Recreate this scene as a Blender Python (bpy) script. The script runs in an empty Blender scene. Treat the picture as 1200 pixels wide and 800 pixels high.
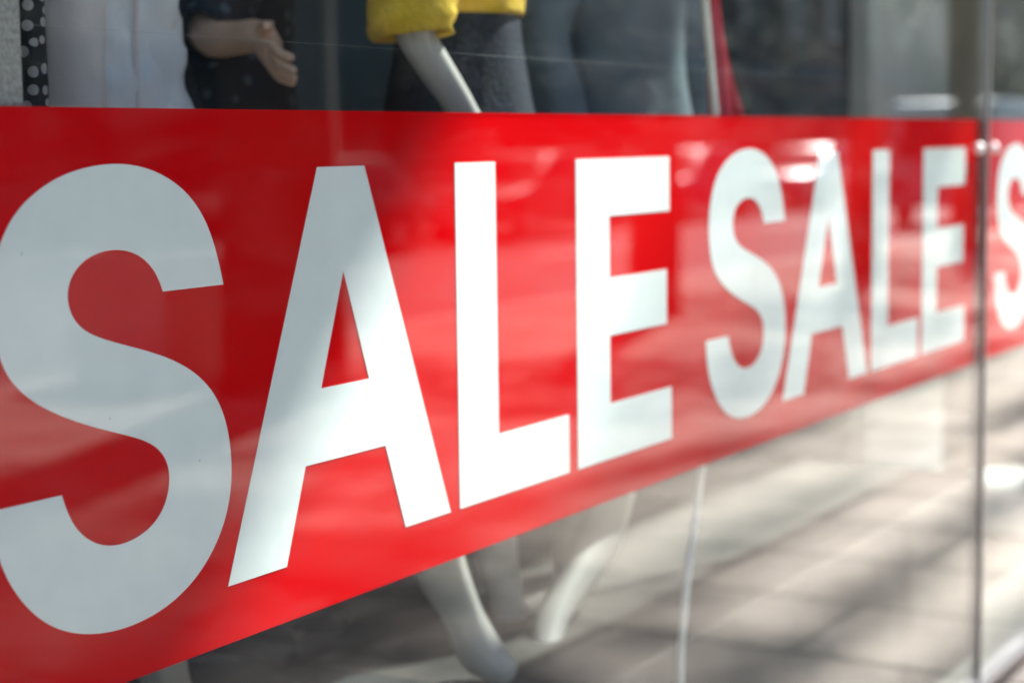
import bpy, bmesh, math, random
from mathutils import Vector, Matrix, noise
R = math.radians
sc = bpy.context.scene
col = sc.collection
random.seed(7)

# ------------------------------------------------------------------ camera
D, HC = 1.37, 1.48                      # distance of the lens from the vinyl plane (y = 0), height above pavement
F_PX, YAW, PITCH, ROLL = 2118.86, R(30.936), R(6.2865), R(-0.7422)
FWD = Vector((math.cos(YAW)*math.cos(PITCH), math.sin(YAW)*math.cos(PITCH), -math.sin(PITCH)))
RGT = Vector((math.sin(YAW), -math.cos(YAW), 0))
UPV = RGT.cross(FWD)
c_, s_ = math.cos(ROLL), math.sin(ROLL)
CX = RGT*c_ + UPV*s_
CY = UPV*c_ - RGT*s_
cam = bpy.data.cameras.new('Camera')
camo = bpy.data.objects.new('Camera', cam); col.objects.link(camo)
camo.matrix_world = Matrix(((CX.x, CY.x, -FWD.x, 0), (CX.y, CY.y, -FWD.y, -D), (CX.z, CY.z, -FWD.z, HC), (0, 0, 0, 1)))
cam.sensor_width = 36; cam.lens = 36*F_PX/1200
cam.clip_start = .05; cam.clip_end = 2000
cam.dof.use_dof = True; cam.dof.focus_distance = 2.12; cam.dof.aperture_fstop = 2.9
sc.camera = camo

def at(px, py, Y):
    """photo pixel (1200x800) -> point on the vertical plane y = Y"""
    r = FWD + CX*((px-600)/F_PX) - CY*((py-400)/F_PX)
    t = (D+Y)/r.y
    return Vector((0, -D, HC)) + r*t

# ------------------------------------------------------------------ world, sun, exposure
SUN_EL, SUN_AZ = 47, 108.5              # azimuth clockwise from +y: nearly along the shop front, grazing it
w = bpy.data.worlds.new('World'); sc.world = w; w.use_nodes = True
nt = w.node_tree; bg = nt.nodes['Background']
sky = nt.nodes.new('ShaderNodeTexSky'); sky.sky_type = 'NISHITA'; sky.sun_disc = False
sky.sun_elevation = R(SUN_EL); sky.sun_rotation = R(SUN_AZ); sky.air_density = 1.0; sky.dust_density = 1.2
nt.links.new(sky.outputs[0], bg.inputs[0]); bg.inputs[1].default_value = .06
sl = bpy.data.lights.new('Sun', 'SUN'); sl.energy = 5.0; sl.angle = R(1.9); sl.color = (1, .96, .91)
so = bpy.data.objects.new('Sun', sl); col.objects.link(so)
sd = Vector((math.cos(R(SUN_EL))*math.sin(R(SUN_AZ)), math.cos(R(SUN_EL))*math.cos(R(SUN_AZ)), math.sin(R(SUN_EL))))
so.rotation_euler = (-sd).to_track_quat('-Z', 'Y').to_euler(); so.location = (0, 0, 30)
sc.view_settings.view_transform = 'Standard'; sc.view_settings.look = 'None'
sc.view_settings.exposure = 2.45; sc.view_settings.gamma = 1
sc.render.engine = 'CYCLES'
sc.cycles.use_denoising = True
sc.cycles.max_bounces = 10; sc.cycles.diffuse_bounces = 5; sc.cycles.glossy_bounces = 5
sc.cycles.transparent_max_bounces = 24; sc.cycles.sample_clamp_indirect = 6

# ------------------------------------------------------------------ materials
def mat(name, c, rough=.6, var=.12, scale=6., bump=0., bscale=60., metal=0., spec=.5, coat=0., c2=None, detail=4, stretch=None):
    m = bpy.data.materials.new(name); m.use_nodes = True
    n = m.node_tree.nodes; l = m.node_tree.links; b = n['Principled BSDF']
    b.inputs['Roughness'].default_value = rough; b.inputs['Metallic'].default_value = metal
    b.inputs['Specular IOR Level'].default_value = spec; b.inputs['Coat Weight'].default_value = coat
    tc = n.new('ShaderNodeTexCoord'); src = tc.outputs['Object']
    if stretch:
        mp = n.new('ShaderNodeMapping'); mp.inputs['Scale'].default_value = stretch
        l.new(src, mp.inputs['Vector']); src = mp.outputs[0]
    nz = n.new('ShaderNodeTexNoise'); nz.inputs['Scale'].default_value = scale; nz.inputs['Detail'].default_value = detail
    l.new(src, nz.inputs['Vector'])
    rp = n.new('ShaderNodeValToRGB'); rp.color_ramp.elements[0].position = .3; rp.color_ramp.elements[1].position = .7
    lo = c2 if c2 else tuple(x*(1-var) for x in c); hi = c if c2 else tuple(min(1, x*(1+var)) for x in c)
    rp.color_ramp.elements[0].color = (*lo, 1); rp.color_ramp.elements[1].color = (*hi, 1)
    l.new(nz.outputs['Fac'], rp.inputs[0]); l.new(rp.outputs[0], b.inputs['Base Color'])
    if bump:
        n2 = n.new('ShaderNodeTexNoise'); n2.inputs['Scale'].default_value = bscale; n2.inputs['Detail'].default_value = 5
        l.new(src, n2.inputs['Vector'])
        bp = n.new('ShaderNodeBump'); bp.inputs['Strength'].default_value = bump; bp.inputs['Distance'].default_value = .01
        l.new(n2.outputs['Fac'], bp.inputs['Height']); l.new(bp.outputs[0], b.inputs['Normal'])
    return m

def specks(m, scale, size, dark):
    n = m.node_tree.nodes; l = m.node_tree.links; b = n['Principled BSDF']
    src = b.inputs['Base Color'].links[0].from_socket
    tc = n.new('ShaderNodeTexCoord'); v = n.new('ShaderNodeTexVoronoi'); v.inputs['Scale'].default_value = scale
    l.new(tc.outputs['Object'], v.inputs['Vector'])
    lt = n.new('ShaderNodeMapRange'); lt.inputs[1].default_value = size*.4; lt.inputs[2].default_value = size; lt.inputs[3].default_value = dark; lt.inputs[4].default_value = 0
    l.new(v.outputs['Distance'], lt.inputs[0])
    mx = n.new('ShaderNodeMix'); mx.data_type = 'RGBA'; mx.inputs[7].default_value = (.12, .12, .12, 1)
    l.new(src, mx.inputs[6]); l.new(lt.outputs[0], mx.inputs[0]); l.new(mx.outputs[2], b.inputs['Base Color'])

def dotted(name, base, dot, scale, size):
    m = mat(name, base, .8); n = m.node_tree.nodes; l = m.node_tree.links; b = n['Principled BSDF']
    tc = n.new('ShaderNodeTexCoord'); v = n.new('ShaderNodeTexVoronoi'); v.inputs['Scale'].default_value = scale
    v.inputs['Randomness'].default_value = .55
    l.new(tc.outputs['Object'], v.inputs['Vector'])
    lt = n.new('ShaderNodeMath'); lt.operation = 'LESS_THAN'; lt.inputs[1].default_value = size
    l.new(v.outputs['Distance'], lt.inputs[0])
    mx = n.new('ShaderNodeMix'); mx.data_type = 'RGBA'
    mx.inputs[6].default_value = (*base, 1); mx.inputs[7].default_value = (*dot, 1)
    l.new(lt.outputs[0], mx.inputs[0]); l.new(mx.outputs[2], b.inputs['Base Color'])
    return m

def glass_mat(name, tint=(.93, .965, .95), gloss=(1, 1, 1), film=None):
    """clear float glass: straight-through transmission under a Fresnel (Schlick) mirror on each face"""
    m = bpy.data.materials.new(name); m.use_nodes = True
    n = m.node_tree.nodes; l = m.node_tree.links; n.clear()
    out = n.new('ShaderNodeOutputMaterial'); mix = n.new('ShaderNodeMixShader')
    tr = n.new('ShaderNodeBsdfTransparent'); tr.inputs[0].default_value = (*tint, 1)
    gl = n.new('ShaderNodeBsdfGlossy'); gl.inputs['Roughness'].default_value = .0; gl.inputs[0].default_value = (*gloss, 1)
    lw = n.new('ShaderNodeLayerWeight'); lw.inputs[0].default_value = .5
    p = n.new('ShaderNodeMath'); p.operation = 'POWER'; p.inputs[1].default_value = 5
    a = n.new('ShaderNodeMath'); a.operation = 'MULTIPLY_ADD'; a.inputs[1].default_value = .96; a.inputs[2].default_value = .04
    l.new(lw.outputs['Facing'], p.inputs[0]); l.new(p.outputs[0], a.inputs[0])
    fac = a.outputs[0]
    if film:   # film bonded to the inner face removes that face's own mirror
        ge = n.new('ShaderNodeNewGeometry'); sp = n.new('ShaderNodeSeparateXYZ'); l.new(ge.outputs['Position'], sp.inputs[0])
        def mth(op, x, y):
            q = n.new('ShaderNodeMath'); q.operation = op
            for i, z in enumerate((x, y)):
                if isinstance(z, (int, float)): q.inputs[i].default_value = z
                else: l.new(z, q.inputs[i])
            return q.outputs[0]
        inz = mth('MULTIPLY', mth('GREATER_THAN', sp.outputs[2], film[0]), mth('LESS_THAN', sp.outputs[2], film[1]))
        inside = mth('MULTIPLY', mth('GREATER_THAN', sp.outputs[1], -.003), mth('GREATER_THAN', sp.outputs[0], 1.12))
        fac = mth('MULTIPLY', fac, mth('SUBTRACT', 1.0, mth('MULTIPLY', inz, inside)))
    l.new(fac, mix.inputs[0]); l.new(tr.outputs[0], mix.inputs[1]); l.new(gl.outputs[0], mix.inputs[2])
    # a very slight waviness of the float glass
    tc = n.new('ShaderNodeTexCoord'); nz = n.new('ShaderNodeTexNoise'); nz.inputs['Scale'].default_value = 1.1; nz.inputs['Detail'].default_value = 1
    bp = n.new('ShaderNodeBump'); bp.inputs['Strength'].default_value = .05; bp.inputs['Distance'].default_value = .02
    l.new(tc.outputs['Object'], nz.inputs['Vector']); l.new(nz.outputs['Fac'], bp.inputs['Height'])
    l.new(bp.outputs[0], gl.inputs['Normal'])
    # faint wipe smears and dust
    mp = n.new('ShaderNodeMapping'); mp.inputs['Scale'].default_value = (1.3, 1, 5); mp.inputs['Rotation'].default_value = (0, .5, 0)
    n2 = n.new('ShaderNodeTexNoise'); n2.inputs['Scale'].default_value = 2.2; n2.inputs['Detail'].default_value = 7; n2.inputs['Roughness'].default_value = .65
    l.new(tc.outputs['Object'], mp.inputs['Vector']); l.new(mp.outputs[0], n2.inputs['Vector'])
    mr = n.new('ShaderNodeMapRange'); mr.inputs[1].default_value = .48; mr.inputs[2].default_value = .8; mr.inputs[4].default_value = .022
    l.new(n2.outputs['Fac'], mr.inputs[0])
    df = n.new('ShaderNodeBsdfDiffuse'); df.inputs[0].default_value = (.6, .6, .6, 1)
    mx = n.new('ShaderNodeMixShader'); l.new(mr.outputs[0], mx.inputs[0]); l.new(mix.outputs[0], mx.inputs[1]); l.new(df.outputs[0], mx.inputs[2])
    l.new(mx.outputs[0], out.inputs[0])
    return m

def paving_mat():
    m = mat('paving', (.40, .355, .32), .95, scale=1.7, var=.16, bump=.3, bscale=140, spec=.08)
    n = m.node_tree.nodes; l = m.node_tree.links; b = n['Principled BSDF']
    rp = [x for x in n if x.type == 'VALTORGB'][0]
    tc = n.new('ShaderNodeTexCoord'); br = n.new('ShaderNodeTexBrick')
    br.inputs['Scale'].default_value = 1.0; br.inputs['Brick Width'].default_value = 1.2; br.inputs['Row Height'].default_value = .6
    br.inputs['Mortar Size'].default_value = .014; br.inputs['Mortar'].default_value = (.33, .31, .30, 1)
    br.inputs['Color1'].default_value = (1, 1, 1, 1); br.inputs['Color2'].default_value = (.88, .87, .86, 1)
    mx = n.new('ShaderNodeMix'); mx.data_type = 'RGBA'; mx.blend_type = 'MULTIPLY'; mx.inputs[0].default_value = 1
    mp = n.new('ShaderNodeMapping'); mp.inputs['Rotation'].default_value = (0, 0, R(90)); l.new(tc.outputs['Object'], mp.inputs['Vector']); l.new(mp.outputs[0], br.inputs['Vector']); l.new(rp.outputs[0], mx.inputs[6]); l.new(br.outputs['Color'], mx.inputs[7])
    l.new(mx.outputs[2], b.inputs['Base Color'])
    return m

M = dict(
    red=mat('red_vinyl', (.64, .0015, .004), .5, var=.03, scale=3, spec=0.),
    white_vinyl=mat('white_vinyl', (.79, .815, .825), .45, var=.025, scale=26, detail=6, spec=0.),
    glass=glass_mat('window_glass', film=(HC-.5877, HC+.0422)),
    steel=mat('brushed_steel', (.40, .385, .385), .34, var=.06, metal=1., scale=30),
    polished=mat('polished_steel', (.9, .9, .9), .12, var=.02, metal=1.),
    seal=mat('black_seal', (.02, .02, .022), .6),
    stone=mat('speckled_stone', (.52, .49, .475), .85, c2=(.27, .255, .25), scale=190, bump=.5, bscale=260, detail=6),
    column=mat('pale_plaster', (.56, .60, .60), .7, var=.06, scale=3),
    panel=mat('grey_green_panel', (.085, .125, .155), .9, var=.15, scale=2, spec=.1),
    backwall=mat('dark_blue_panel', (.02, .045, .078), .95, var=.5, scale=2.5, spec=.06),
    ceiling=mat('ceiling_paint', (.55, .55, .54), .8),
    shopfloor=mat('shop_floor', (.30, .28, .265), .45, var=.15, scale=3),
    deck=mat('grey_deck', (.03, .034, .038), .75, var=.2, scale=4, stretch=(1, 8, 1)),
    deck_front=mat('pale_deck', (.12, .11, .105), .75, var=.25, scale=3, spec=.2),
    skin=mat('mannequin_skin', (.90, .60, .45), .42, var=.03),
    pale=mat('mannequin_white', (.56, .535, .51), .4, var=.03),
    jacket=mat('light_grey_cotton', (.84, .85, .89), .85, var=.08, scale=14, bump=.35, bscale=25),
    pinkgrey=mat('pale_pink_cotton', (.82, .73, .73), .85, var=.08, scale=14, bump=.3, bscale=25),
    yellow=mat('yellow_knit', (.82, .52, .035), .85, var=.15, scale=30, bump=.5, bscale=90),
    navy=dotted('navy_dotted_cloth', (.007, .016, .035), (.10, .14, .19), 26, .26),
    black=mat('black_cloth', (.012, .013, .018), .8, var=.4, scale=30, bump=.3),
    tweed=mat('black_tweed', (.022, .032, .065), .9, c2=(.006, .009, .018), scale=90, bump=.5, bscale=150),
    polka=dotted('polka_cloth', (.006, .007, .010), (.5, .46, .46), 48, .36),
    bluegrey=mat('blue_grey_cloth', (.16, .21, .25), .8, var=.2, scale=8, bump=.3, bscale=20),
    magenta=mat('crimson_cloth', (.52, .012, .05), .75, var=.15, scale=10, bump=.3, bscale=20),
    whitepaint=mat('white_lacquer', (.82, .83, .82), .3, var=.02),
    leather=mat('white_leather', (.83, .82, .81), .4, var=.02, bump=.1),
    base=mat('matt_base', (.22, .2, .19), .8),
    thread=mat('nylon_thread', (.45, .46, .48), .5),
    paving=paving_mat(),
    kerb=mat('granite_kerb', (.33, .31, .30), .75, scale=40, var=.2),
    asphalt=mat('asphalt', (.085, .083, .082), .8, scale=30, var=.25, bump=.4, bscale=200),
    paint=mat('road_paint', (.78, .78, .75), .7, scale=12, var=.08),
    bark=mat('bark', (.085, .065, .05), .95, scale=14, var=.4, bump=.9, bscale=22, stretch=(1, 1, .25)),
    leaf=mat('leaf', (.042, .068, .03), .7, scale=1.4, var=.45),
    soil=mat('soil', (.05, .04, .03), .95),
    concrete=mat('white_concrete', (.72, .71, .70), .8, var=.06, scale=5),
    wallA=mat('ochre_render', (.20, .15, .11), .85, scale=1.2), wallB=mat('grey_stone', (.13, .135, .14), .85, scale=1.6),
    wallC=mat('brick_red_render', (.14, .07, .06), .85, scale=1.5), wallD=mat('cream_render', (.45, .42, .36), .85, scale=1.2),
    roof=mat('roof_slate', (.06, .06, .065), .8), frame=mat('dark_frame', (.05, .055, .06), .5),
    dglass=mat('dark_window_glass', (.02, .03, .035), .3, spec=.3),
    cblack=mat('black_car_paint', (.01, .011, .014), .45, coat=.15), cblue=mat('blue_car_paint', (.02, .05, .13), .45, coat=.15),
    cwhite=mat('white_car_paint', (.8, .8, .8), .45, coat=.15), csilver=mat('silver_car_paint', (.42, .43, .44), .3, metal=.6, coat=1),
    cvan=mat('grey_blue_van_paint', (.2, .27, .33), .5),
    tyre=mat('tyre', (.015, .015, .015), .9), lampw=mat('headlamp', (.7, .7, .72), .1), lampr=mat('tail_lamp', (.35, .01, .01), .2),
    canvas=mat('cream_canvas', (.62, .6, .56), .85, var=.04),
)

specks(M['white_vinyl'], 16, .035, .35); specks(M['red'], 13, .03, .3)

# ------------------------------------------------------------------ mesh builder
class MB:
    def __init__(self): self.v = []; self.f = []
    def box(self, x0, x1, y0, y1, z0, z1):
        b = len(self.v)
        self.v += [(x, y, z) for x in (x0, x1) for y in (y0, y1) for z in (z0, z1)]
        self.f += [tuple(b+i for i in q) for q in ((0,1,3,2),(4,6,7,5),(0,4,5,1),(2,3,7,6),(0,2,6,4),(1,5,7,3))]
        return self
    def rings(self, rings, caps=True, closed=False):
        b = len(self.v); n = len(rings[0])
        for r in rings: self.v += [tuple(p) for p in r]
        for i in range(len(rings)-1):
            for j in range(n):
                k = (j+1) % n
                self.f.append((b+i*n+j, b+i*n+k, b+(i+1)*n+k, b+(i+1)*n+j))
        if caps:
            self.f.append(tuple(b+j for j in reversed(range(n)))); m = b+(len(rings)-1)*n
            self.f.append(tuple(m+j for j in range(n)))
        return self
    def tube(self, path, rad, n=10, caps=True, flat=1., wob=0., seed=0):
        path = [Vector(p) for p in path]
        if not hasattr(rad, '__len__'): rad = [rad]*len(path)
        rs = []
        ref = None
        for i, p in enumerate(path):
            t = (path[min(i+1, len(path)-1)]-path[max(i-1, 0)]).normalized()
            if ref is None: ref = Vector((0, 0, 1)) if abs(t.z) < .9 else Vector((1, 0, 0))
            a = (ref - t*ref.dot(t)).normalized(); bb = t.cross(a); ref = a
            ring = []
            for j in range(n):
                th = 2*math.pi*j/n
                q = rad[i]*(1+wob*noise.noise(Vector((math.cos(th)*1.3+seed, math.sin(th)*1.3, i*.8))))
                ring.append(p + a*math.cos(th)*q + bb*math.sin(th)*q*flat)
            rs.append(ring)
        return self.rings(rs, caps)
    def loft(self, secs, n=36, caps=False, folds=0., k=7, seed=0.):
        """secs: (cx, cy, cz, rx, ry, angle)"""
        rs = []
        for (cx, cy, cz, rx, ry, an) in secs:
            ring = []
            for j in range(n):
                th = 2*math.pi*j/n
                g = 1+folds*(math.sin(k*th+seed+cz*3)*.6+noise.noise(Vector((math.cos(th)*2+seed, math.sin(th)*2, cz*5)))*1.2)
                x, y = rx*g*math.cos(th), ry*g*math.sin(th)
                ring.append((cx+x*math.cos(an)-y*math.sin(an), cy+x*math.sin(an)+y*math.cos(an), cz))
            rs.append(ring)
        return self.rings(rs, caps)
    def prism(self, outline, y0, y1):
        """outline of (x, z), extruded along y"""
        b = len(self.v); n = len(outline)
        self.v += [(x, y0, z) for x, z in outline] + [(x, y1, z) for x, z in outline]
        self.f += [tuple(range(b, b+n)), tuple(b+n+i for i in reversed(range(n)))]
        for i in range(n):
            j = (i+1) % n; self.f.append((b+i, b+n+i, b+n+j, b+j))
        return self
    def build(self, name, m, parent=None, loc=(0, 0, 0), smooth=False, bevel=0., solid=0., sub=0):
        me = bpy.data.meshes.new(name)
        me.from_pydata([tuple(Vector(p)-Vector(loc)) for p in self.v], [], self.f); me.update()
        bm = bmesh.new(); bm.from_mesh(me); bmesh.ops.recalc_face_normals(bm, faces=bm.faces); bm.to_mesh(me); bm.free()
        me.materials.append(m)
        o = bpy.data.objects.new(name, me); col.objects.link(o)
        if smooth:
            for p in me.polygons: p.use_smooth = True
        if bevel:
            x = o.modifiers.new('bevel', 'BEVEL'); x.width = bevel; x.segments = 2; x.limit_method = 'ANGLE'
        if sub:
            x = o.modifiers.new('sub', 'SUBSURF'); x.levels = sub; x.render_levels = sub
        if solid:
            x = o.modifiers.new('solid', 'SOLIDIFY'); x.thickness = solid; x.offset = 0
        if parent is not None:
            o.parent = parent; o.location = Vector(loc)-world_loc(parent)
        else: o.location = loc
        return o
def world_loc(o):
    p = Vector(o.location)
    while o.parent: o = o.parent; p = p+o.location
    return p
def tag(o, label=None, cat=None, group=None, kind=None):
    if label: o['label'] = label
    if cat: o['category'] = cat
    if group: o['group'] = group
    if kind: o['kind'] = kind
    return o
def empty(name, loc, label, cat, group=None):
    o = bpy.data.objects.new(name, None); col.objects.link(o); o.location = loc; o.empty_display_size = .1
    return tag(o, label, cat, group)
def copy_tree(o, parent=None):
    c = o.copy(); col.objects.link(c); c.parent = parent
    for ch in list(o.children): copy_tree(ch, c)
    return c
def struct(name, mb, m, **k): return tag(mb.build(name, m, **k), kind='structure')

# ------------------------------------------------------------------ ground
def sheet(x0, x1, y0, y1, z): 
    mb = MB(); mb.v = [(x0, y0, z), (x1, y0, z), (x1, y1, z), (x0, y1, z)]; mb.f = [(0, 1, 2, 3)]; return mb
X0, X1 = -60, 160
struct('ground', sheet(-600, 600, -600, 600, -.16), M['soil'])
struct('pavement', MB().box(X0, X1, -7.05, -.05, -.15, 0), M['paving'])
struct('kerb', MB().box(X0, X1, -7.25, -7.053, -.15, .002), M['kerb'])
struct('road', sheet(X0, X1, -15.6, -7.25, -.12), M['asphalt'])
mk = MB()
for i in range(24): 
    s = sheet(-50+i*8, -46.5+i*8, -11.5, -11.35, -.116); b = len(mk.v); mk.v += s.v; mk.f += [tuple(b+k for k in q) for q in s.f]
struct('road_marking', mk, M['paint'])
struct('far_kerb', MB().box(X0, X1, -15.8, -15.603, -.15, .002), M['kerb'])
struct('far_pavement', MB().box(X0, X1, -20.4, -15.803, -.15, 0), M['paving'])

# ------------------------------------------------------------------ the shop: shell round the display window
shop = empty('shop_building', (2.8, 0, 0), 'shop building whose shaded front wall rises above the sale window', 'building')
MB().box(-4, 9.5, -.05, .35, 3.0, 8.6).build('wall', M['wallD'], shop)
MB().box(-4, 9.5, -.09, -.053, 3.0, 3.55).build('fascia', M['frame'], shop, bevel=.01)
MB().box(-4, 9.5, -.1, -.053, 8.3, 8.7).build('cornice', M['wallB'], shop)
MB().box(-4.3, -4.003, -.05, 5, 0, 8.6).build('wall', M['wallD'], shop)
MB().box(9.503, 9.8, -.05, 5, 0, 8.6).build('wall', M['wallD'], shop)
MB().box(-4, 9.5, 4.7, 5, 0, 8.6).build('wall', M['backwall'], shop)
MB().box(-4, 9.5, .353, 4.697, 3.1, 3.3).build('ceiling', M['ceiling'], shop)
MB().box(-4.3, 9.8, -.05, 5, 8.603, 8.8).build('roof', M['roof'], shop)
MB().box(-4, 9.5, -.04, .03, -.02, .035).build('sill', M['steel'], shop)
MB().box(-4, 9.5, -.03, .02, 2.96, 2.997).build('head_rail', M['steel'], shop)
struct('shop_floor', MB().box(-4, 9.5, .033, 4.697, -.1, .02), M['shopfloor'])

# added unseen shade above the fascia, shadowing the near end of the banner
AZ, AE = 4.9, 5.02
aw = empty('added_awning', (.5, -.05, AZ), 'cream shade added out of view high above the near end of the shop window', 'added_awning')
mb = MB(); rs = []
for i in range(9):
    u = i/8; rs.append((-.055-1.7*u, AZ-.16*u-.04*math.sin(u*math.pi)))
for x in [-3.9+j*(AE+3.9)/10 for j in range(11)]: mb.v += [(x, y, z) for y, z in rs]
for j in range(10):
    for i in range(8): mb.f.append((j*9+i, j*9+i+1, (j+1)*9+i+1, (j+1)*9+i))
mb.build('canopy', M['canvas'], aw, loc=(.5, -.05, AZ), smooth=True, solid=.006)
MB().tube([(-3.92, -1.755, AZ-.17), (AE+.02, -1.755, AZ-.17)], .022, n=10).build('front_bar', M['steel'], aw, loc=(.5, -.05, AZ))
for x in (-3.5, AE-.4): MB().tube([(x, -.045, AZ-.4), (x, -.9, AZ-.22), (x, -1.755, AZ-.18)], .016, n=8).build('arm', M['steel'], aw, loc=(.5, -.05, AZ))

# window panes: vinyl sits on the inner face, which lies just in front of y = 0
GX = 4.661
def pane(x0, x1, label):
    o = MB().box(x0, x1, -.0125, -.0015, .034, 2.962).build('window_pane', M['glass'], loc=(x0, -.007, .034))
    return tag(o, label, 'window', 'panes of the shop front')
pane(-3.95, GX-.004, 'long clear shop window pane carrying the wide red banner with the whole words')
pane(GX+.004, 9.45, 'clear shop window pane beyond the steel joint, carrying the cut-off red banner')

joint = empty('window_joint', (GX, 0, .035), 'slim grey steel upright joining the two shop window panes', 'joint')
MB().box(GX-.004, GX+.004, -.020, .003, .035, 2.96).build('profile', M['steel'], joint, loc=(GX, 0, .035), bevel=.0015)
MB().box(GX-.0055, GX+.0055, -.0155, -.0128, .035, 2.96).build('seal', M['seal'], joint, loc=(GX, 0, .035))
for dx in (-.07, .06):  # two domes painted white in place of blurred bright glints
    p = Vector((GX+dx, -.0128, HC-.032))
    mb = MB(); rs = []
    for i in range(6):
        a = i/5*math.pi/2*.98
        rs.append([(p.x+.015*math.cos(a)*math.cos(t*math.pi/8), p.y-.016*math.sin(a), p.z+.015*math.cos(a)*math.sin(t*math.pi/8)) for t in range(16)])
    mb.rings(rs).build('glint_button', M['whitepaint'], joint, loc=p, smooth=True)

# ------------------------------------------------------------------ vinyl banners and letters (x, z relative to the lens height)
S_KEY = [(1.6327,-.1607,1),(1.6273,-.1321),(1.619,-.1069),(1.6065,-.0827),(1.5913,-.0641),(1.5754,-.0509),(1.5545,-.0378),(1.5303,-.027),(1.5049,-.0204),(1.4796,-.0174),(1.4631,-.0168),(1.4403,-.0172),(1.4146,-.0195),(1.3894,-.0245),(1.3692,-.031),(1.3492,-.0394),(1.3295,-.0505),(1.3142,-.0622),(1.3035,-.0728),(1.2915,-.089),
 (1.2808,-.112),(1.276,-.133),(1.2745,-.152),(1.276,-.176),(1.279,-.197),(1.2839,-.2146),(1.2904,-.2265),(1.2998,-.2385),(1.3135,-.2517),(1.3322,-.2655),(1.3679,-.2842),(1.414,-.3001),(1.4642,-.3131),(1.4809,-.3186),(1.4978,-.3256),(1.5114,-.3333),(1.5215,-.3424),(1.5281,-.3526),(1.5311,-.3642),(1.5308,-.3765),(1.5278,-.3907),(1.521,-.4042),(1.5108,-.4155),(1.4963,-.4244),(1.4786,-.4306),(1.4579,-.4338),(1.4411,-.4338),(1.4247,-.4312),(1.4087,-.4257),(1.3931,-.4167),(1.381,-.4055),(1.3719,-.3924),(1.3653,-.378),(1.3615,-.3625,1),
 (1.2625,-.362,1),(1.2635,-.380),(1.2668,-.402),(1.2719,-.4196),(1.281,-.4376),(1.2917,-.4545),(1.3054,-.472),(1.3224,-.4888),(1.3414,-.5018),(1.3626,-.5125),(1.3875,-.5203),(1.4116,-.5248),(1.4363,-.5268),(1.4531,-.527),(1.4755,-.5262),(1.5001,-.5230),(1.5235,-.5179),(1.5457,-.5096),(1.5684,-.4981),(1.5879,-.4836),(1.6045,-.4670),(1.6183,-.4495),(1.6288,-.4299),(1.6352,-.4106),(1.6385,-.3906),(1.6391,-.3703),(1.6375,-.3471),(1.6328,-.3245),(1.6259,-.3067),(1.6144,-.2863),(1.5982,-.2687),(1.573,-.2509),(1.5429,-.2372),(1.5116,-.2266),(1.4693,-.2156),(1.4366,-.2075),(1.4175,-.2011),(1.4005,-.1931),(1.3899,-.1846),(1.3828,-.1734),(1.3794,-.1614),(1.3791,-.1502),(1.3823,-.1392),(1.3899,-.1283),(1.4029,-.1187),(1.4176,-.1127),(1.4354,-.1088),(1.455,-.1078),(1.4748,-.1098),(1.4931,-.1156),(1.508,-.1249),(1.5185,-.1372),(1.526,-.1496),(1.5289,-.1608,1)]
def smooth_outline(key, it=3):
    P = [(Vector((p[0], p[1])), len(p) == 3) for p in key]; n = len(P)
    for _ in range(it):
        P = [(p if c else p*.5+(P[i-1][0]+P[(i+1) % n][0])*.25, c) for i, (p, c) in enumerate(P)]
    out = []
    for i in range(n):
        p1, c1 = P[i]; p2, c2 = P[(i+1) % n]
        out.append(p1)
        if (p2-p1).length > .06 and c1 and c2: continue
        p0 = P[i-1][0] if not c1 else p1-(p2-p1); p3 = P[(i+2) % n][0] if not c2 else p2+(p2-p1)
        for t in (.33, .67):
            out.append(.5*((2*p1)+(p2-p0)*t+(2*p0-5*p1+4*p2-p3)*t*t+(3*p1-p0-3*p2+p3)*t**3))
    return [(p.x, p.y) for p in out]
TOPZ, BOTZ = -.0278, -.5184
LET = {
 'S': [smooth_outline(S_KEY)],
 'A': [[(1.819,TOPZ),(1.920,TOPZ),(2.1115,BOTZ),(1.9987,BOTZ),(1.9549,-.3993),(1.7801,-.3993),(1.7371,BOTZ),(1.6248,BOTZ)], [(1.8691,-.1599),(1.816,-.3056),(1.9209,-.3056)]],
 'L': [[(2.1365,TOPZ),(2.245,TOPZ),(2.245,-.4262),(2.4573,-.4262),(2.4573,BOTZ),(2.1365,BOTZ)]],
 'E': [[(2.4865,TOPZ),(2.8195,TOPZ),(2.8195,-.1211),(2.5975,-.1211),(2.5975,-.221),(2.808,-.221),(2.808,-.3154),(2.5975,-.3154),(2.5975,-.4268),(2.8265,-.4268),(2.8265,BOTZ),(2.4865,BOTZ)]],
}
def letter_mesh(ch):
    bm = bmesh.new(); edges = []
    for loop in LET[ch]:
        vs = [bm.verts.new((x, 0, z)) for x, z in loop]
        edges += [bm.edges.new((vs[i], vs[(i+1) % len(vs)])) for i in range(len(vs))]
    bmesh.ops.triangle_fill(bm, use_beauty=True, use_dissolve=True, edges=edges)
    r = bmesh.ops.extrude_face_region(bm, geom=list(bm.faces))
    bmesh.ops.translate(bm, verts=[x for x in r['geom'] if isinstance(x, bmesh.types.BMVert)], vec=(0, .0006, 0))
    bmesh.ops.recalc_face_normals(bm, faces=bm.faces)
    me = bpy.data.meshes.new('letter'); bm.to_mesh(me); bm.free(); me.materials.append(M['white_vinyl'])
    return me
LM = {k: letter_mesh(k) for k in LET}
PER = 1.7055
ZT, ZB = HC+.0422, HC-.5877
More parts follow.
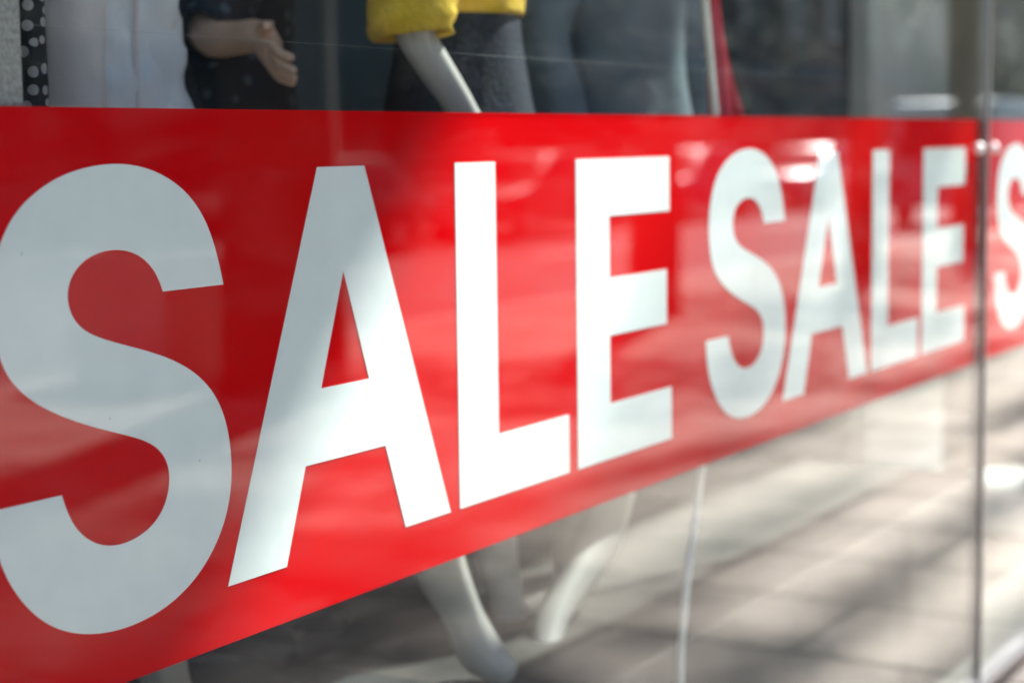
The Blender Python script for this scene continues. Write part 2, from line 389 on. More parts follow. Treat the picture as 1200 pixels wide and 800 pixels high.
def banner(x0, x1, words, label):
    root = empty('sale_banner', (x0, 0, ZB), label, 'banner')
    MB().box(x0, x1, .0008, .0016, ZB, ZT).build('red_film', M['red'], root, loc=(x0, 0, ZB))
    for k, chars in words:
        for ch in chars:   # the strip on the second pane was set a little further along
            o = bpy.data.objects.new('letter', LM[ch]); col.objects.link(o); o.parent = root
            o.location = Vector((k*PER+(.122 if k > 1 else 0), 0, HC-(.004 if k > 1 else 0)))-Vector(root.location); o['label'] = 'white letter '+ch
    return root
banner(1.12, GX-.012, [(0, 'SALE'), (1, 'SALE')], 'long red banner on the window reading SALE SALE in white capitals')
banner(GX+.012, 9.0, [(2, 'SALE'), (3, 'S')] , 'red banner beyond the steel joint whose white S is cut by the frame')

# ------------------------------------------------------------------ inside the window
DZ = .52
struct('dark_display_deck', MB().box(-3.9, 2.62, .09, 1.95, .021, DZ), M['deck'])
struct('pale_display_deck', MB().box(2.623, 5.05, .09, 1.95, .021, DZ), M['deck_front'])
cx = at(26, 60, .012).x
sc_o = MB().box(cx-.34, cx, .012, .36, .022, 3.098).build('stone_pillar', M['stone'], loc=(cx-.17, .18, .022), bevel=.003)
tag(sc_o, 'speckled grey stone pillar standing right behind the glass', 'pillar')
pl = at(1021, 60, .75).x; pr = at(1112, 60, .75).x
col_o = empty('interior_column', ((pl+pr)/2, .79, .02), 'pale blue-grey plastered column inside the shop near the steel joint', 'column')
MB().box(pl, pr, .75, .83, .022, 3.098).build('shaft', M['column'], col_o, loc=((pl+pr)/2, .79, .02), bevel=.012)
MB().box(pl-.02, pr+.02, .73, .85, .021, .14).build('skirting', M['whitepaint'], col_o, loc=((pl+pr)/2, .79, .02), bevel=.006)
# background panels of the display
for i, (a, b, k) in enumerate(((-3.9, 1.1, 'backwall'), (1.12, 3.62, 'backwall'), (3.64, 5.0, 'panel'), (5.02, 6.2, 'panel'), (6.22, 9.45, 'backwall'))):
    o = MB().box(a, b, 1.97, 2.02, .022, 2.9).build('display_screen', M[k], loc=((a+b)/2, 2, .022), bevel=.004)
    tag(o, ['dark blue display screen behind the stone pillar', 'dark blue display screen behind the grey jacket mannequin', 'grey-green display screen behind the yellow top mannequin',
            'grey-green display screen behind the blue-grey dress mannequin', 'long dark blue display screen behind the clothes rail'][i], 'screen')

# --- mannequins
def mannequin(loc, face, label, skin, over=None, base=True):
    """one continuous body; loc = point on the deck, face = yaw (0 looks to the street), over = joint overrides in world space"""
    root = empty('mannequin', loc, label, 'mannequin')
    L = Vector(loc); ca, sa = math.cos(face), math.sin(face)
    def W(x, y, z): return L+Vector((x*ca-y*sa, x*sa+y*ca, z))
    J = {'pel': W(0, 0, .98), 'wai': W(0, .0, 1.13), 'che': W(0, .0, 1.32), 'nek': W(0, .02, 1.50), 'nk2': W(0, .01, 1.57), 'hd1': W(0, -.02, 1.66), 'hd2': W(0, -.015, 1.76)}
    Rr = {'pel': (.155, .115), 'wai': (.118, .092), 'che': (.145, .105), 'nek': (.062, .055), 'nk2': (.05, .05), 'hd1': (.072, .085), 'hd2': (.068, .085)}
    for s, n in ((-1, 'r'), (1, 'l')):
        J['sh'+n] = W(s*.175, .02, 1.45); J['el'+n] = W(s*.235, .04, 1.17); J['wr'+n] = W(s*.25, -.06, .93)
        J['hi'+n] = W(s*.085, 0, .90); J['kn'+n] = W(s*.095, -.02, .50); J['ca'+n] = W(s*.097, .015, .36); J['an'+n] = W(s*.10, .03, .085)
        J['ba'+n] = W(s*.105, -.09, .035); J['to'+n] = W(s*.11, -.155, .028); J['he'+n] = W(s*.10, .055, .04)
        Rr.update({'sh'+n: .052, 'el'+n: .036, 'wr'+n: .025, 'hi'+n: .083, 'kn'+n: .052, 'ca'+n: .053, 'an'+n: .03, 'ba'+n: (.036, .03), 'to'+n: .022, 'he'+n: .026})
    for k, p in (over or {}).items():
        if k[:2] != 'hd': J[k] = Vector(p)
    for n in 'rl':
        if not (over and 'ca'+n in over): 
            J['ca'+n] = J['kn'+n].lerp(J['an'+n], .33)+W(0, .03, 0)-L
    keys = list(J); E = [('pel', 'wai'), ('wai', 'che'), ('che', 'nek'), ('nek', 'nk2'), ('nk2', 'hd1'), ('hd1', 'hd2')]
    for n in 'rl':
        E += [('nek', 'sh'+n), ('sh'+n, 'el'+n), ('el'+n, 'wr'+n), ('pel', 'hi'+n), ('hi'+n, 'kn'+n), ('kn'+n, 'ca'+n), ('ca'+n, 'an'+n), ('an'+n, 'ba'+n), ('ba'+n, 'to'+n), ('an'+n, 'he'+n)]
        d = (J['wr'+n]-J['el'+n]).normalized()
        if over and 'hd'+n in over: d = (Vector(over['hd'+n])-J['wr'+n]).normalized()
        J['pa'+n] = J['wr'+n]+d*.065; Rr['pa'+n] = (.032, .016); E.append(('wr'+n, 'pa'+n))
        side = d.cross(Vector((-sa, ca, .2))).normalized()
        nb = d.cross(side).normalized()*.012
        for fi, (o, ln) in enumerate(((-.024, .062), (-.008, .075), (.008, .072), (.024, .055))):
            a = J['pa'+n]+side*o+d*.018; b = a+d*ln*.55+nb*.5; c = b+d*ln*.45+nb*1.6
            J[f'f{fi}a{n}'], J[f'f{fi}b{n}'], J[f'f{fi}c{n}'] = a, b, c
            Rr[f'f{fi}a{n}'] = .009; Rr[f'f{fi}b{n}'] = .0083; Rr[f'f{fi}c{n}'] = .007
            E += [('pa'+n, f'f{fi}a{n}'), (f'f{fi}a{n}', f'f{fi}b{n}'), (f'f{fi}b{n}', f'f{fi}c{n}')]
        a = J['wr'+n]+d*.03-side*.03; b = a+d*.035-side*.018
        J['t0'+n], J['t1'+n] = a, b; Rr['t0'+n] = .011; Rr['t1'+n] = .009; E += [('wr'+n, 't0'+n), ('t0'+n, 't1'+n)]
    keys = list(J); ix = {k: i for i, k in enumerate(keys)}
    me = bpy.data.meshes.new('body'); me.from_pydata([tuple(J[k]-L) for k in keys], [(ix[a], ix[b]) for a, b in E], [])
    o = bpy.data.objects.new('body', me); col.objects.link(o)
    sk = o.modifiers.new('skin', 'SKIN'); sk.use_smooth_shade = True
    for k in keys:
        r = Rr[k]; me.skin_vertices[0].data[ix[k]].radius = r if isinstance(r, tuple) else (r, r)
    me.skin_vertices[0].data[ix['pel']].use_root = True
    x = o.modifiers.new('sub', 'SUBSURF'); x.levels = 2; x.render_levels = 2
    dg = bpy.context.evaluated_depsgraph_get(); me2 = bpy.data.meshes.new_from_object(o.evaluated_get(dg))
    bpy.data.objects.remove(o)
    body = bpy.data.objects.new('body', me2); col.objects.link(body); me2.materials.clear(); me2.materials.append(M[skin]); body.parent = root
    for p in me2.polygons: p.use_smooth = True
    if base:
        c = W(0, .06, 0)
        MB().loft([(c.x, c.y, L.z+z, r, r, 0) for z, r in ((.0005, .17), (.008, .17), (.012, .164))], caps=True).build('base_plate', M['base'], root, loc=L)
        MB().tube([W(.03, .07, .01), W(.03, .085, .45)], .008).build('support_rod', M['polished'], root, loc=L)
    return root, J, W

def torso(mb, W, secs, face, folds=.03, k=7, seed=0.):
    mb.loft([(W(x, y, 0).x, W(x, y, 0).y, W(0, 0, z).z, rx, ry, face) for (x, y, z, rx, ry) in secs], folds=folds, k=k, seed=seed)
def sleeve(mb, pts, rad, seed):
    P = [];Q = []
    for i in range(len(pts)-1):
        for t in range(4):
            P.append(Vector(pts[i]).lerp(Vector(pts[i+1]), t/4)); Q.append(rad[i]+(rad[i+1]-rad[i])*t/4)
    P.append(Vector(pts[-1])); Q.append(rad[-1])
    mb.tube(P, Q, n=16, caps=False, wob=.35, seed=seed)
def floor_at(px, Y): 
    # the point of the deck under a pixel column
    p = at(px, 400, Y); q = at(px, 401, Y); t = (DZ-p.z)/(q.z-p.z); p = p+(q-p)*t; return Vector((p.x, Y, DZ))

# 1: light grey jacket
Y1 = .60; l1 = floor_at(140, Y1); f1 = R(-20)
m1, J, W = mannequin(l1, f1, 'white mannequin in an open pale grey jacket beside the stone pillar', 'pale',
    {'elr': at(82, -8, Y1-.12), 'wrr': at(86, 190, Y1-.12), 'ell': at(165, -10, Y1+.22), 'wrl': at(160, 110, Y1+.2), 'anr': floor_at(205, Y1)+Vector((0, .02, .09)), 'bar': floor_at(212, Y1-.1)+Vector((0, 0, .035)), 'tor': floor_at(220, Y1-.17)+Vector((0, 0, .03)), 'her': floor_at(200, Y1+.05)+Vector((0, 0, .04))})
mb = MB(); torso(mb, W, [(0, 0, .80, .165, .13), (0, 0, .86, .16, .126), (0, 0, .95, .148, .12), (0, 0, 1.03, .136, .112), (0, 0, 1.10, .126, .106), (0, 0, 1.2, .13, .11), (0, 0, 1.3, .158, .128), (0, 0.01, 1.42, .175, .115), (0, .02, 1.5, .11, .085)], f1, .10, 5, 1)
sleeve(mb, [J['shl'], J['ell'], J['wrl']], [.078, .06, .05], 9)
jk = mb.build('jacket', M['jacket'], m1, loc=l1, smooth=True, solid=.004, sub=2)
ctex = bpy.data.textures.new('crumple', 'CLOUDS'); ctex.noise_scale = .11; ctex.noise_depth = 2
dm = jk.modifiers.new('crumple', 'DISPLACE'); dm.texture = ctex; dm.texture_coords = 'LOCAL'; dm.strength = .075; dm.mid_level = .5
mb = MB(); sleeve(mb, [J['shr'], J['elr'], J['wrr']], [.07, .05, .046], 3)
tag(mb.build('sleeve', M['pinkgrey'], m1, loc=l1, smooth=True, solid=.004, sub=1), 'pale pinkish draped sleeve')
zp = [W(.015, -(.140, .137, .131, .122, .114, .109, .112, .118, .128, .129, .122, .116)[i], .80+i*.056) for i in range(12)]
MB().tube(zp, .004, n=8).build('zip', M['pinkgrey'], m1, loc=l1, smooth=True)

# 2: dark mannequin with a bent skin-coloured arm
Y2 = .68; l2 = floor_at(285, Y2+.18); f2 = R(10)
m2, J, W = mannequin(l2, f2, 'tan mannequin in dotted navy top and black trousers holding out its bent arm', 'skin',
    {'ell': at(240, 48, Y2+.02), 'wrl': at(308, 42, Y2-.13), 'hdl': at(326, 84, Y2-.22)})
mb = MB(); torso(mb, W, [(0, 0, .97, .17, .135), (0, 0, 1.06, .15, .12), (0, 0, 1.13, .14, .115), (0, 0, 1.25, .152, .125), (0, 0, 1.36, .165, .125), (0, .01, 1.44, .165, .11), (0, .02, 1.51, .09, .075)], f2, .03, 7, 2)
sleeve(mb, [J['shl'], J['ell']], [.08, .06], 4); sleeve(mb, [J['shr'], J['elr'], J['wrr']], [.08, .06, .05], 5)
mb.build('blouse', M['navy'], m2, loc=l2, smooth=True, solid=.004, sub=1)
mb = MB(); torso(mb, W, [(0, 0, .84, .17, .145), (0, 0, .95, .165, .135), (0, 0, 1.04, .145, .118)], f2, .02, 5, 3)
for n in 'rl': sleeve(mb, [J['hi'+n]+Vector((0, 0, .02)), J['kn'+n], J['an'+n]], [.1, .085, .075], 7)
for n in 'rl':
    MB().tube([J['he'+n]+Vector((0, .015, .0)), J['an'+n]*.35+J['he'+n]*.65, J['ba'+n], J['to'+n], J['to'+n]+(J['to'+n]-J['ba'+n])*.35], [.03, .042, .043, .034, .015], n=12, flat=1.).build('shoe', M['black'], m2, loc=l2, smooth=True, sub=1)
mb.build('trousers', M['black'], m2, loc=l2, smooth=True, solid=.004, sub=1)

# 3: yellow top, black skirt
Y3 = .36; l3 = floor_at(548, Y3); f3 = R(38)
m3, J, W = mannequin(l3, f3, 'white mannequin in a yellow half-sleeved top and dark navy skirt', 'pale', base=False, over=
    {'elr': at(476, 28, Y3-.10), 'wrr': at(556, 150, Y3-.14),
     'knr': at(492, 560, Y3-.05), 'car': at(512, 660, Y3-.02), 'anr': at(560, 755, Y3-.05), 'bar': at(586, 783, Y3-.10), 'tor': at(605, 790, Y3-.13), 'her': at(548, 777, Y3-.02),
     'knl': at(590, 570, Y3+.12), 'anl': at(600, 735, Y3+.14), 'bal': at(622, 757, Y3+.06), 'tol': at(636, 762, Y3+.02), 'hel': at(594, 748, Y3+.17)})
mb = MB(); torso(mb, W, [(0, 0, 1.178, .136, .115), (0, 0, 1.2, .137, .116), (0, 0, 1.25, .15, .125), (0, 0, 1.35, .166, .13), (0, .01, 1.44, .17, .11), (0, .02, 1.51, .1, .08)], f3, .025, 6, 5)
sleeve(mb, [J['shr'], J['elr'].lerp(J['shr'], .1), J['elr'].lerp(J['wrr'], .12)], [.085, .075, .068], 2)
sleeve(mb, [J['shl'], J['ell']], [.085, .065], 6)
mb.build('top', M['yellow'], m3, loc=l3, smooth=True, solid=.0025, sub=1)
mb = MB(); torso(mb, W, [(0, 0, .56, .22, .19), (0, 0, .7, .205, .18), (0, 0, .85, .185, .16), (0, 0, .96, .175, .145), (0, 0, 1.05, .148, .125), (0, 0, 1.14, .130, .108), (0, 0, 1.19, .128, .106)], f3, .03, 9, 6)
mb.build('skirt', M['tweed'], m3, loc=l3, smooth=True, solid=.004, sub=1)

# 4: blue-grey dress
Y4 = .42; l4 = floor_at(735, Y4); f4 = R(-10)
m4, J, W = mannequin(l4, f4, 'white mannequin in a blue-grey dress with one heel lifted, beside the bowed white pole', 'pale', base=False, over=
    {'knr': at(722, 560, Y4-.06), 'car': at(702, 630, Y4-.04), 'anr': at(637, 738, Y4-.06), 'bar': at(640, 776, Y4-.09), 'tor': at(643, 787, Y4-.12), 'her': at(630, 752, Y4-.04), 'knl': at(690, 560, Y4+.1), 'anl': at(668, 715, Y4+.14), 'bal': at(672, 745, Y4+.05), 'tol': at(676, 750, Y4), 'hel': at(664, 728, Y4+.17)})
mb = MB(); torso(mb, W, [(0, 0, .60, .24, .2), (0, 0, .72, .22, .185), (0, 0, .85, .2, .165), (0, 0, .96, .18, .148), (0, 0, 1.05, .155, .13), (0, 0, 1.13, .14, .118), (0, 0, 1.25, .152, .125), (0, 0, 1.36, .165, .125), (0, .01, 1.44, .165, .11), (0, .02, 1.5, .1, .08)], f4, .035, 8, 8)
sleeve(mb, [J['shr'], J['elr'], J['wrr']], [.085, .065, .05], 12); sleeve(mb, [J['shl'], J['ell'], J['wrl']], [.085, .065, .05], 13)
mb.build('dress', M['bluegrey'], m4, loc=l4, smooth=True, solid=.004, sub=1)

# bowed white pole with a crimson cloth hanging from it
YP = .034
pp = [at(x, y, YP) for x, y in ((760, -420), (795, -200), (826, 0), (838, 130), (836, 300), (824, 540), (806, 670), (798, 760), (796, 900))]
fl = Vector((pp[-1].x+.01, YP, .036)); pp.append(fl)
pole = empty('display_pole', fl, 'bowed white pole standing between the glass and the display deck', 'pole')
MB().tube(pp, .007, n=12).build('rod', M['whitepaint'], pole, loc=fl, smooth=True)
MB().loft([(fl.x, fl.y, .0355+z, r, r*.35, 0) for z, r in ((.0005, .06), (.012, .06), (.018, .05))], caps=True).build('foot', M['whitepaint'], pole, loc=fl)
mb = MB(); rs = []
for i in range(9):
    t = i/8; a = at(832+8*t, -60+260*t, YP-.0); b = at(834+14*t+38*t*t, -60+260*t, YP+.0)
    ring = []
    for j in range(12):
        u = j/11; p = a.lerp(b, u); ring.append(p+Vector((0, .012*math.sin(u*9+t*2), 0)))
    rs.append(ring)
b0 = 0
for r in rs: mb.v += [tuple(p) for p in r]
for i in range(8):
    for j in range(11): mb.f.append((i*12+j, i*12+j+1, (i+1)*12+j+1, (i+1)*12+j))
sf = mb.build('scarf', M['magenta'], loc=at(836, 0, YP), smooth=True, solid=.004)
tag(sf, 'crimson scarf hanging in a narrow wedge from the bowed white pole', 'scarf')

# narrow polka-dot scarf hanging between the pillar and the jacket
px_ = at(35, 60, .43); pb = (px_.x, .43, .95)
pd = empty('hanging_scarf', pb, 'narrow black scarf with white polka dots hanging beside the stone pillar', 'scarf')
MB().loft([(px_.x+.006*math.sin(z*9), .43, z, rx, .018, .5) for z, rx in ((.95, .036), (1.1, .034), (1.3, .031), (1.5, .028), (1.7, .026), (1.9, .022), (2.05, .012))], folds=.12, k=5, seed=4).build('cloth', M['polka'], pd, loc=pb, smooth=True, solid=.003, sub=1)
MB().tube([(px_.x, .43, 2.03), (px_.x, .43, 3.1)], .0015, n=6).build('thread', M['thread'], pd, loc=pb)

# clothes rail with dark garments
ra, rb = 4.55, 5.85; ry_ = 1.35
rail = empty('clothes_rail', ((ra+rb)/2, ry_, .02), 'white clothes rail hung with dark garments', 'rail')
MB().tube([(ra, ry_, .022), (ra, ry_, 1.88), (ra+.03, ry_, 1.91), (rb-.03, ry_, 1.91), (rb, ry_, 1.88), (rb, ry_, .022)], .012).build('frame', M['whitepaint'], rail, loc=((ra+rb)/2, ry_, .02), smooth=True)
for i, (c, lab) in enumerate((('black', 'black'), ('navy', 'dotted navy'), ('bluegrey', 'blue-grey'), ('black', 'black'), ('tweed', 'tweed'), ('navy', 'dotted navy'), ('bluegrey', 'blue-grey'), ('tweed', 'tweed'))):
    x = ra+.14+i*.145
    g = empty('garment', (x, ry_, .9), lab+' garment hanging on the white clothes rail, '+('first', 'second', 'third', 'fourth', 'fifth', 'sixth', 'seventh', 'eighth')[i]+' from the pillar end', 'garment', 'garments on the clothes rail')
    MB().loft([(x, ry_, z, rx, ry, 0) for z, rx, ry in ((.95, .05, .25), (1.2, .048, .24), (1.5, .045, .22), (1.7, .04, .22), (1.8, .03, .17), (1.84, .02, .04))], folds=.08, k=6, seed=i).build('cloth', M[c], g, loc=(x, ry_, .9), smooth=True, solid=.003)
    MB().tube([(x, ry_-.18, 1.79), (x, ry_, 1.85), (x, ry_, 1.905), (x, ry_+.018, 1.925), (x, ry_+.02, 1.9)], .003, n=6).build('hanger', M['steel'], g, loc=(x, ry_, .9))

# white pouf behind the second pane
pf = at(1190, 790, .40); pz = at(1190, 742, .40).z
pouf = empty('pouf', (pf.x+.12, .40, .021), 'round white leather pouf on the shop floor beyond the steel joint', 'pouf')
hz = max(.22, pz)
MB().loft([(pf.x+.12, .40, z, r, r, 0) for z, r in ((.03, .24), (.06, .265), (hz*.5, .275), (hz-.05, .265), (hz-.015, .24), (hz, .2), (hz+.002, .02))], caps=True).build('cushion', M['leather'], pouf, loc=(pf.x+.12, .40, .021), smooth=True)
MB().loft([(pf.x+.12, .40, z, .2, .2, 0) for z in (.0205, .032)], caps=True).build('plinth', M['frame'], pouf, loc=(pf.x+.12, .40, .021))

# thin thread stretched inside the glass
a, b = at(300, 46.5, .02), at(780, 80, .02)
tag(MB().tube([(1.34, .02, a.z), (GX-.02, .02, b.z)],   .00013, n=6).build('taut_thread', M['thread'], loc=(1.34, .02, a.z)), 'thin clear thread stretched level behind the glass above the banner', 'thread')

# ------------------------------------------------------------------ the street that the glass mirrors
def leaf_cloud(mb, c, r, n, size, rnd):
    for _ in range(n):
        while True:
            p = Vector((rnd.uniform(-1, 1), rnd.uniform(-1, 1), rnd.uniform(-1, 1)))
            if .25 < p.length < 1: break
        if noise.noise(p*2.3+Vector(c)) < -.12: continue
        q = Vector(c)+Vector((p.x*r[0], p.y*r[1], p.z*r[2]))
        a = Vector((rnd.gauss(0, 1), rnd.gauss(0, 1), rnd.gauss(0, 1))).normalized(); b_ = a.cross(Vector((rnd.gauss(0, 1), rnd.gauss(0, 1), rnd.gauss(0, 1)))).normalized()
        s = size*rnd.uniform(.6, 1.3); k = len(mb.v)
        mb.v += [tuple(q-a*s), tuple(q+b_*s*.5), tuple(q+a*s), tuple(q-b_*s*.5)]; mb.f.append((k, k+1, k+2, k+3))
def make_tree(label, h0, cr, ch, seed, n=2600, group=None, tr=.2):
    rnd = random.Random(seed)
    t = empty('street_tree', (0, 0, 0), label, 'tree', group)
    mb = MB(); top = Vector((rnd.uniform(-.2, .2), rnd.uniform(-.2, .2), h0+.3))
    mb.tube([(0, 0, -.1), (.01, 0, .12), (.02, .02, h0*.5), top, top+Vector((.1, .1, ch*.9))], [tr*1.35, tr*1.05, tr*.88, tr*.75, .03], n=12, wob=.2, seed=seed)
    cl = []
    for i in range(7):
        an = i*2.4+rnd.random(); e = top+Vector((math.cos(an)*cr*.75, math.sin(an)*cr*.75, rnd.uniform(.3, ch*.75)))
        mb.tube([top-Vector((0, 0, .15)), top.lerp(e, .5)+Vector((0, 0, .25)), e], [tr*.45, tr*.27, .02], n=7); cl.append(e)
    mb.build('trunk', M['bark'], t, smooth=True)
    mb = MB(); cl.append(top+Vector((0, 0, ch)))
    for e in cl: leaf_cloud(mb, e, (cr*.62, cr*.62, ch*.36), n//8, .10, rnd)
    mb.build('crown', M['leaf'], t)
    return t
big = make_tree('massive old street tree with thick dark trunk shading the pavement before the shop', 5.6, 2.9, 4.0, 21, 16000, None, .36)
big.location = (8.6, -5.4, 0)
t0 = make_tree('slender leafy street tree growing along the near kerb', 3.1, 1.7, 2.9, 3, group='trees along the near kerb')
for i, X in enumerate((13.9, 18.6, 23.3, 28.2)):
    o = t0 if i == 0 else copy_tree(t0)
    o.location = (X, -5.55+.15*math.sin(i*2.1), 0); o.rotation_euler.z = i*1.3
t1 = make_tree('broad leafy street tree on the far pavement', 1.5, 2.7, 3.6, 11, 5200, 'trees on the far pavement', .24)
for i, X in enumerate((15.5, 27, 38, 66, 84)):
    o = t1 if i == 0 else copy_tree(t1)
    o.location = (X, -17.2, 0); o.rotation_euler.z = i*.9

# planter by the kerb
pq = Vector((8.75, -6.5, 0))
pt = empty('planter', pq, 'white concrete planter with a low shrub at the near kerb', 'planter')
mb = MB(); o_ = []
for z, h in ((0.001, .42), (.78, .48), (.82, .48), (.82, .42), (.66, .41)): o_.append([(pq.x+sx*h, pq.y+sy*h*.9, z) for sx, sy in ((-1, -1), (1, -1), (1, 1), (-1, 1))])
mb.rings(o_).build('trough', M['concrete'], pt, loc=pq, bevel=.008)
mb = MB(); leaf_cloud(mb, (pq.x, pq.y, .92), (.38, .34, .22), 900, .05, random.Random(5)); mb.build('shrub', M['leaf'], pt, loc=pq)

# cars
def car(kind, paint, label, cat='car', group=None):
    van = kind == 'van'
    root = empty('parked_van' if van else 'parked_car', (0, 0, 0), label, cat, group)
    Lh, Wd = (2.6, 1.0) if van else (2.1, .88)
    if van:
        low = [(-2.6, .35), (-2.6, .95), (-2.55, 1.1), (1.75, 1.1), (2.5, .95), (2.6, .7), (2.6, .35)]
        top = [(-2.56, 1.08), (-2.5, 2.15), (-2.4, 2.22), (1.1, 2.22), (1.25, 2.15), (1.85, 1.08)]
    else:
        low = [(-2.1, .3), (-2.14, .6), (-2.05, .86), (-1.9, .92), (1.0, .92), (1.85, .8), (2.08, .66), (2.12, .3)]
        top = [(-1.95, .9), (-1.55, 1.36), (-1.2, 1.43), (.05, 1.44), (.3, 1.38), (1.1, .9)]
    mb = MB(); mb.prism(low, -Wd, Wd); mb.build('body', M[paint], root, bevel=.09, smooth=True)
    mb = MB(); b = 0; n = len(top)
    mb.v = [(x, s*(Wd-.04-(z-top[0][1])*.28*(0.3 if van else 1)), z) for s in (-1, 1) for x, z in top]
    mb.f = [tuple(range(n)), tuple(n+i for i in reversed(range(n)))]+[(i, n+i, n+(i+1) % n, (i+1) % n) for i in range(n)]
    cab = mb.build('cabin', M[paint], root, bevel=.05, smooth=True)
    # panes set just proud of the cabin
    z0, z1 = top[0][1], top[2][1]
    def side_z(x, z, s): return (x, s*(Wd-.04-(z-z0)*.28*(0.3 if van else 1)+.006), z)
    quads = [[(1.0, z0+.12), (1.62, z0+.12), (1.22, z1-.12), (1.0, z1-.12)]] if van else [[(-1.5, z0+.05), (-.42, z0+.05), (-.42, z1-.09), (-1.3, z1-.09)], [(-.34, z0+.05), (.82, z0+.05), (.2, z1-.09), (-.34, z1-.09)]]
    for s in (-1, 1):
        for q in quads:
            mb = MB(); mb.v = [side_z(x, z, s) for x, z in q]; mb.f = [(0, 1, 2, 3)]; mb.build('side_pane', M['dglass'], root, solid=.006)
    for nm, (xa, za), (xb, zb), sg in (('windscreen', top[-1], top[-2], 1), ('rear_pane', top[0], top[1], -1)):
        mb = MB(); k = Wd-.2
        pa, pb = Vector((xa, 0, za)).lerp(Vector((xb, 0, zb)), .12), Vector((xa, 0, za)).lerp(Vector((xb, 0, zb)), .88)
        nrm = Vector((pb.z-pa.z, 0, -(pb.x-pa.x))).normalized()*.012
        if nrm.x*sg < 0: nrm = -nrm
        mb.v = [tuple(pa+nrm+Vector((0, -k, 0))), tuple(pa+nrm+Vector((0, k, 0))), tuple(pb+nrm+Vector((0, k-.1, 0))), tuple(pb+nrm+Vector((0, -k+.1, 0)))]; mb.f = [(0, 1, 2, 3)]
        mb.build(nm, M['dglass'], root, solid=.006)
    for x in (-1.3, 1.32) if not van else (-1.7, 1.7):
        for s in (-1, 1):
            y = s*(Wd-.09); wh = MB().tube([(x, y-.1, .32), (x, y-.085, .32), (x, y+.085, .32), (x, y+.1, .32)], [.29, .325, .325, .29], n=24).build('tyre', M['tyre'], root, smooth=False)
            MB().tube([(x, y+s*.085, .32), (x, y+s*.112, .32)], [.2, .18], n=16).build('rim', M['csilver'], wh)
    for s in (-1, 1):
        xf = Lh+.0; y = s*(Wd-.26)
        MB().box(xf-.09, xf+.025, y-.14, y+.14, .62, .74).build('headlight', M['lampw'], root, bevel=.02)
        MB().box(-xf-.045, -xf+.08, y-.1, y+.14, .64, .8).build('tail_light', M['lampr'], root, bevel=.02)
    return root
cars = [('van', 'cvan', 'pale blue-grey panel van parked at the near kerb', (33.5, -8.45), 0), ('car', 'cblack', 'black saloon parked at the far kerb under the trees', (27, -14.55), 180),
        ('car', 'cblue', 'dark blue car parked at the far kerb behind the black saloon', (33, -14.5), 180), ('car', 'csilver', 'silver car parked at the far kerb', (40, -14.55), 180),
        ('car', 'cblack', 'black car parked far along the far kerb beyond the silver one', (48, -14.5), 180), ('car', 'cblue', 'dark blue car at the near kerb behind the panel van', (43, -8.4), 0),
        ('car', 'cblack', 'black car at the far kerb before the black saloon', (20.5, -14.5), 180)]
for kd, pn, lb, (x, y), a in cars:
    o = car(kd, pn, lb, 'van' if kd == 'van' else 'car'); o.location = (x, y, -.12); o.rotation_euler.z = R(a)

# houses across the street
def house(x0, x1, h, wall, label, seed):
    rnd = random.Random(seed); y = -20.4; root = empty('town_house', ((x0+x1)/2, y, 0), label, 'building'); L = (0, 0, 0)
    base = Vector(((x0+x1)/2, y, 0))
    MB().box(x0+.01, x1-.01, y-11, y, -.1, h).build('wall', M[wall], root, loc=base)
    MB().box(x0+.01, x1-.01, y+.003, y+.3, h-.5, h-.05).build('cornice', M['wallB'], root, loc=base)
    mb = MB(); mb.v = [(x0+.02, y+.25, h+.003), (x1-.02, y+.25, h+.003), (x1-.02, y-11, h+.003), (x0+.02, y-11, h+.003), (x0+.02, y-5.4, h+3), (x1-.02, y-5.4, h+3)]
    mb.f = [(0, 1, 5, 4), (2, 3, 4, 5), (0, 4, 3), (1, 2, 5), (0, 3, 2, 1)]; mb.build('roof', M['roof'], root, loc=base)
    MB().box(x0+.01, x1-.01, y+.003, y+.12, 3.3, 3.75).build('string_course', M['wallB'], root, loc=base)
    nb = int((x1-x0)/3.2); sp = (x1-x0)/nb
    for i in range(nb):
        c = x0+sp*(i+.5)
        a, b, z0, z1 = (c-.55, c+.55, .02, 2.4) if i % 4 == 2 else (c-1.25, c+1.25, .5, 2.8)
        fr = MB().box(a, b, y+.003, y+.09, z0, z1).build('door' if i % 4 == 2 else 'window', M['frame'], root, loc=base)
        MB().box(a+.1, b-.1, y+.092, y+.1, z0+.15, z1-.12).build('pane', M['dglass'], fr, loc=base)
        for f in range(1, int((h-1)/3.2)):
            z = .9+f*3.2+.6
            fr = MB().box(c-.6, c+.6, y+.003, y+.07, z, z+1.7).build('window', M['cwhite'], root, loc=base)
            for s in (-1, 1): MB().box(c+s*.28-.24, c+s*.28+.24, y+.072, y+.08, z+.1, z+1.6).build('pane', M['dglass'], fr, loc=base)
house(-12, 14, 11, 'wallA', 'brown rendered town house across the street', 1)
house(14, 31, 13, 'wallB', 'grey stone town house across the street', 2)
house(31, 52, 11.5, 'wallC', 'dull red rendered town house across the street', 3)
house(52, 76, 13, 'wallA', 'ochre rendered town house across the street', 4)
house(76, 120, 12, 'wallB', 'long grey stone building far down the street', 5)


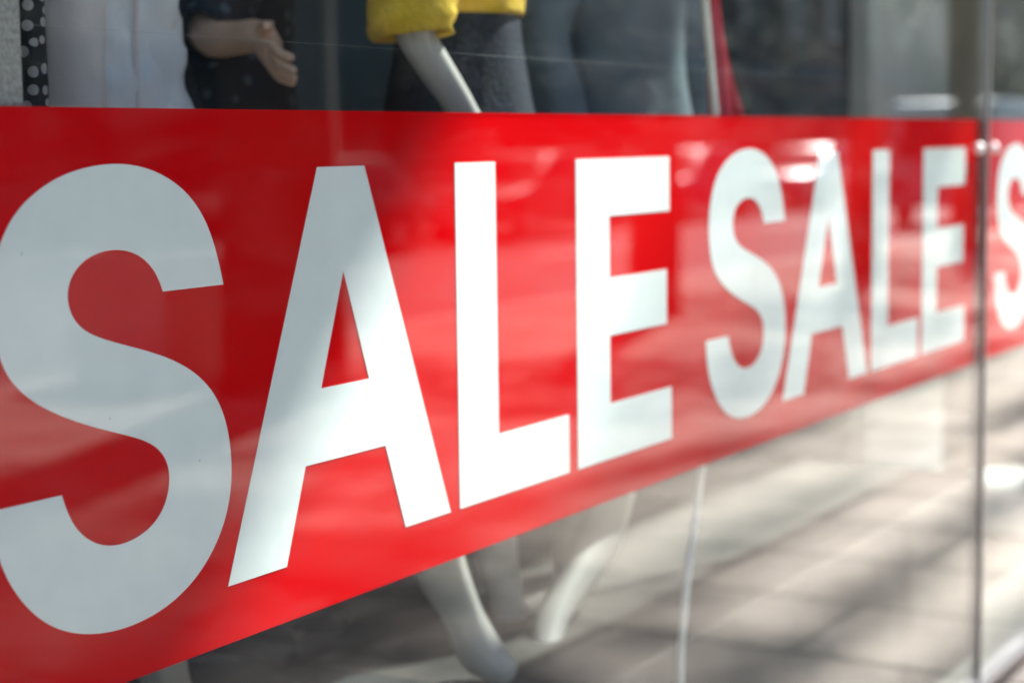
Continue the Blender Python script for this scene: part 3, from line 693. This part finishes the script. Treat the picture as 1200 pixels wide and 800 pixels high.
# the next house of the terrace, beyond the shop
nx0, nx1 = 9.83, 33.0
nh = empty('terrace_house', ((nx0+nx1)/2, 2, 0), 'grey stone terrace house standing next to the shop', 'building'); nb_ = Vector(((nx0+nx1)/2, 2, 0))
MB().box(nx0, nx1, -.02, 9, -.1, 9.4).build('wall', M['wallB'], nh, loc=nb_)
MB().box(nx0, nx1, -.12, -.023, 9.0, 9.38).build('cornice', M['wallA'], nh, loc=nb_)
MB().box(nx0, nx1, -.1, 9, 9.403, 9.7).build('roof', M['roof'], nh, loc=nb_)
for k in range(7):
    for f in range(3):
        xw, zw = nx0+1.7+k*3.2, (.5, 4.0, 6.6)[f]
        fr = MB().box(xw-.7, xw+.7, -.06, -.023, zw, zw+(2.2 if f == 0 else 1.7)).build('window', M['cwhite'], nh, loc=nb_)
        MB().box(xw-.6, xw+.6, -.07, -.063, zw+.1, zw+(2.1 if f == 0 else 1.6)).build('pane', M['dglass'], fr, loc=nb_)

# leafy garlands and cables added out of view, to streak the pavement with shadow
def added_cable(a, b, label):  # added lines that hold up the shadow-casting garlands
    a, b = Vector(a), Vector(b)
    tag(MB().tube([a.lerp(b, t/10)-Vector((0, 0, .12*math.sin(math.pi*t/10))) for t in range(11)], .006, n=6).build('added_cable', M['frame'], loc=a), label, 'added_cable')
added_cable((7.3, -.04, 6.5), (8.55, -5.3, 6.2), 'thin wire added to carry the leafy strands, from the shop front to the massive old tree')
added_cable((13.2, -.01, 6.5), (13.9, -5.5, 5.0), 'thin wire added to carry the leafy strands, from the terrace house to the first slender kerb tree')
added_cable((18.0, -.01, 6.5), (18.6, -5.4, 5.0), 'thin wire added to carry the leafy strands, from the terrace house to the second slender kerb tree')
rg = random.Random(17)
for gi, (gy, gz, gx0, gx1) in enumerate(((-2.35, 5.75, 7.7, 18.4), (-3.0, 5.95, 7.9, 18.4), (-3.9, 5.7, 8.1, 18.5), (-1.75, 6.1, 7.6, 18.2))):
    g = empty('added_garland', (gx0, gy, gz), 'leafy green strand added above the pavement for its shadow streaks, '+('second', 'third', 'outermost', 'innermost')[gi]+' from the house walls', 'added_garland', 'leafy strands added above the pavement')
    mb = MB(); x = gx0; pts = []
    while x < gx1:
        z = gz+.15-.3*math.sin(math.pi*((x-gx0) % 5.3)/5.3); y = gy+.12*math.sin(x*.8+gi)
        pts.append((x, y, z)); d = .5+.5*noise.noise(Vector((x*.55, gi*7.3, 0)))
        n_ = int(85*max(0, d-.22)/.5)
        if n_ > 4: leaf_cloud(mb, (x, y, z), (.2, .08+.2*d, .1+.1*d), n_, .06, rg)
        x += .16
    MB().tube(pts, .008, n=5).build('string', M['bark'], g, loc=(gx0, gy, gz))
    mb.build('foliage', M['leaf'], g, loc=(gx0, gy, gz))
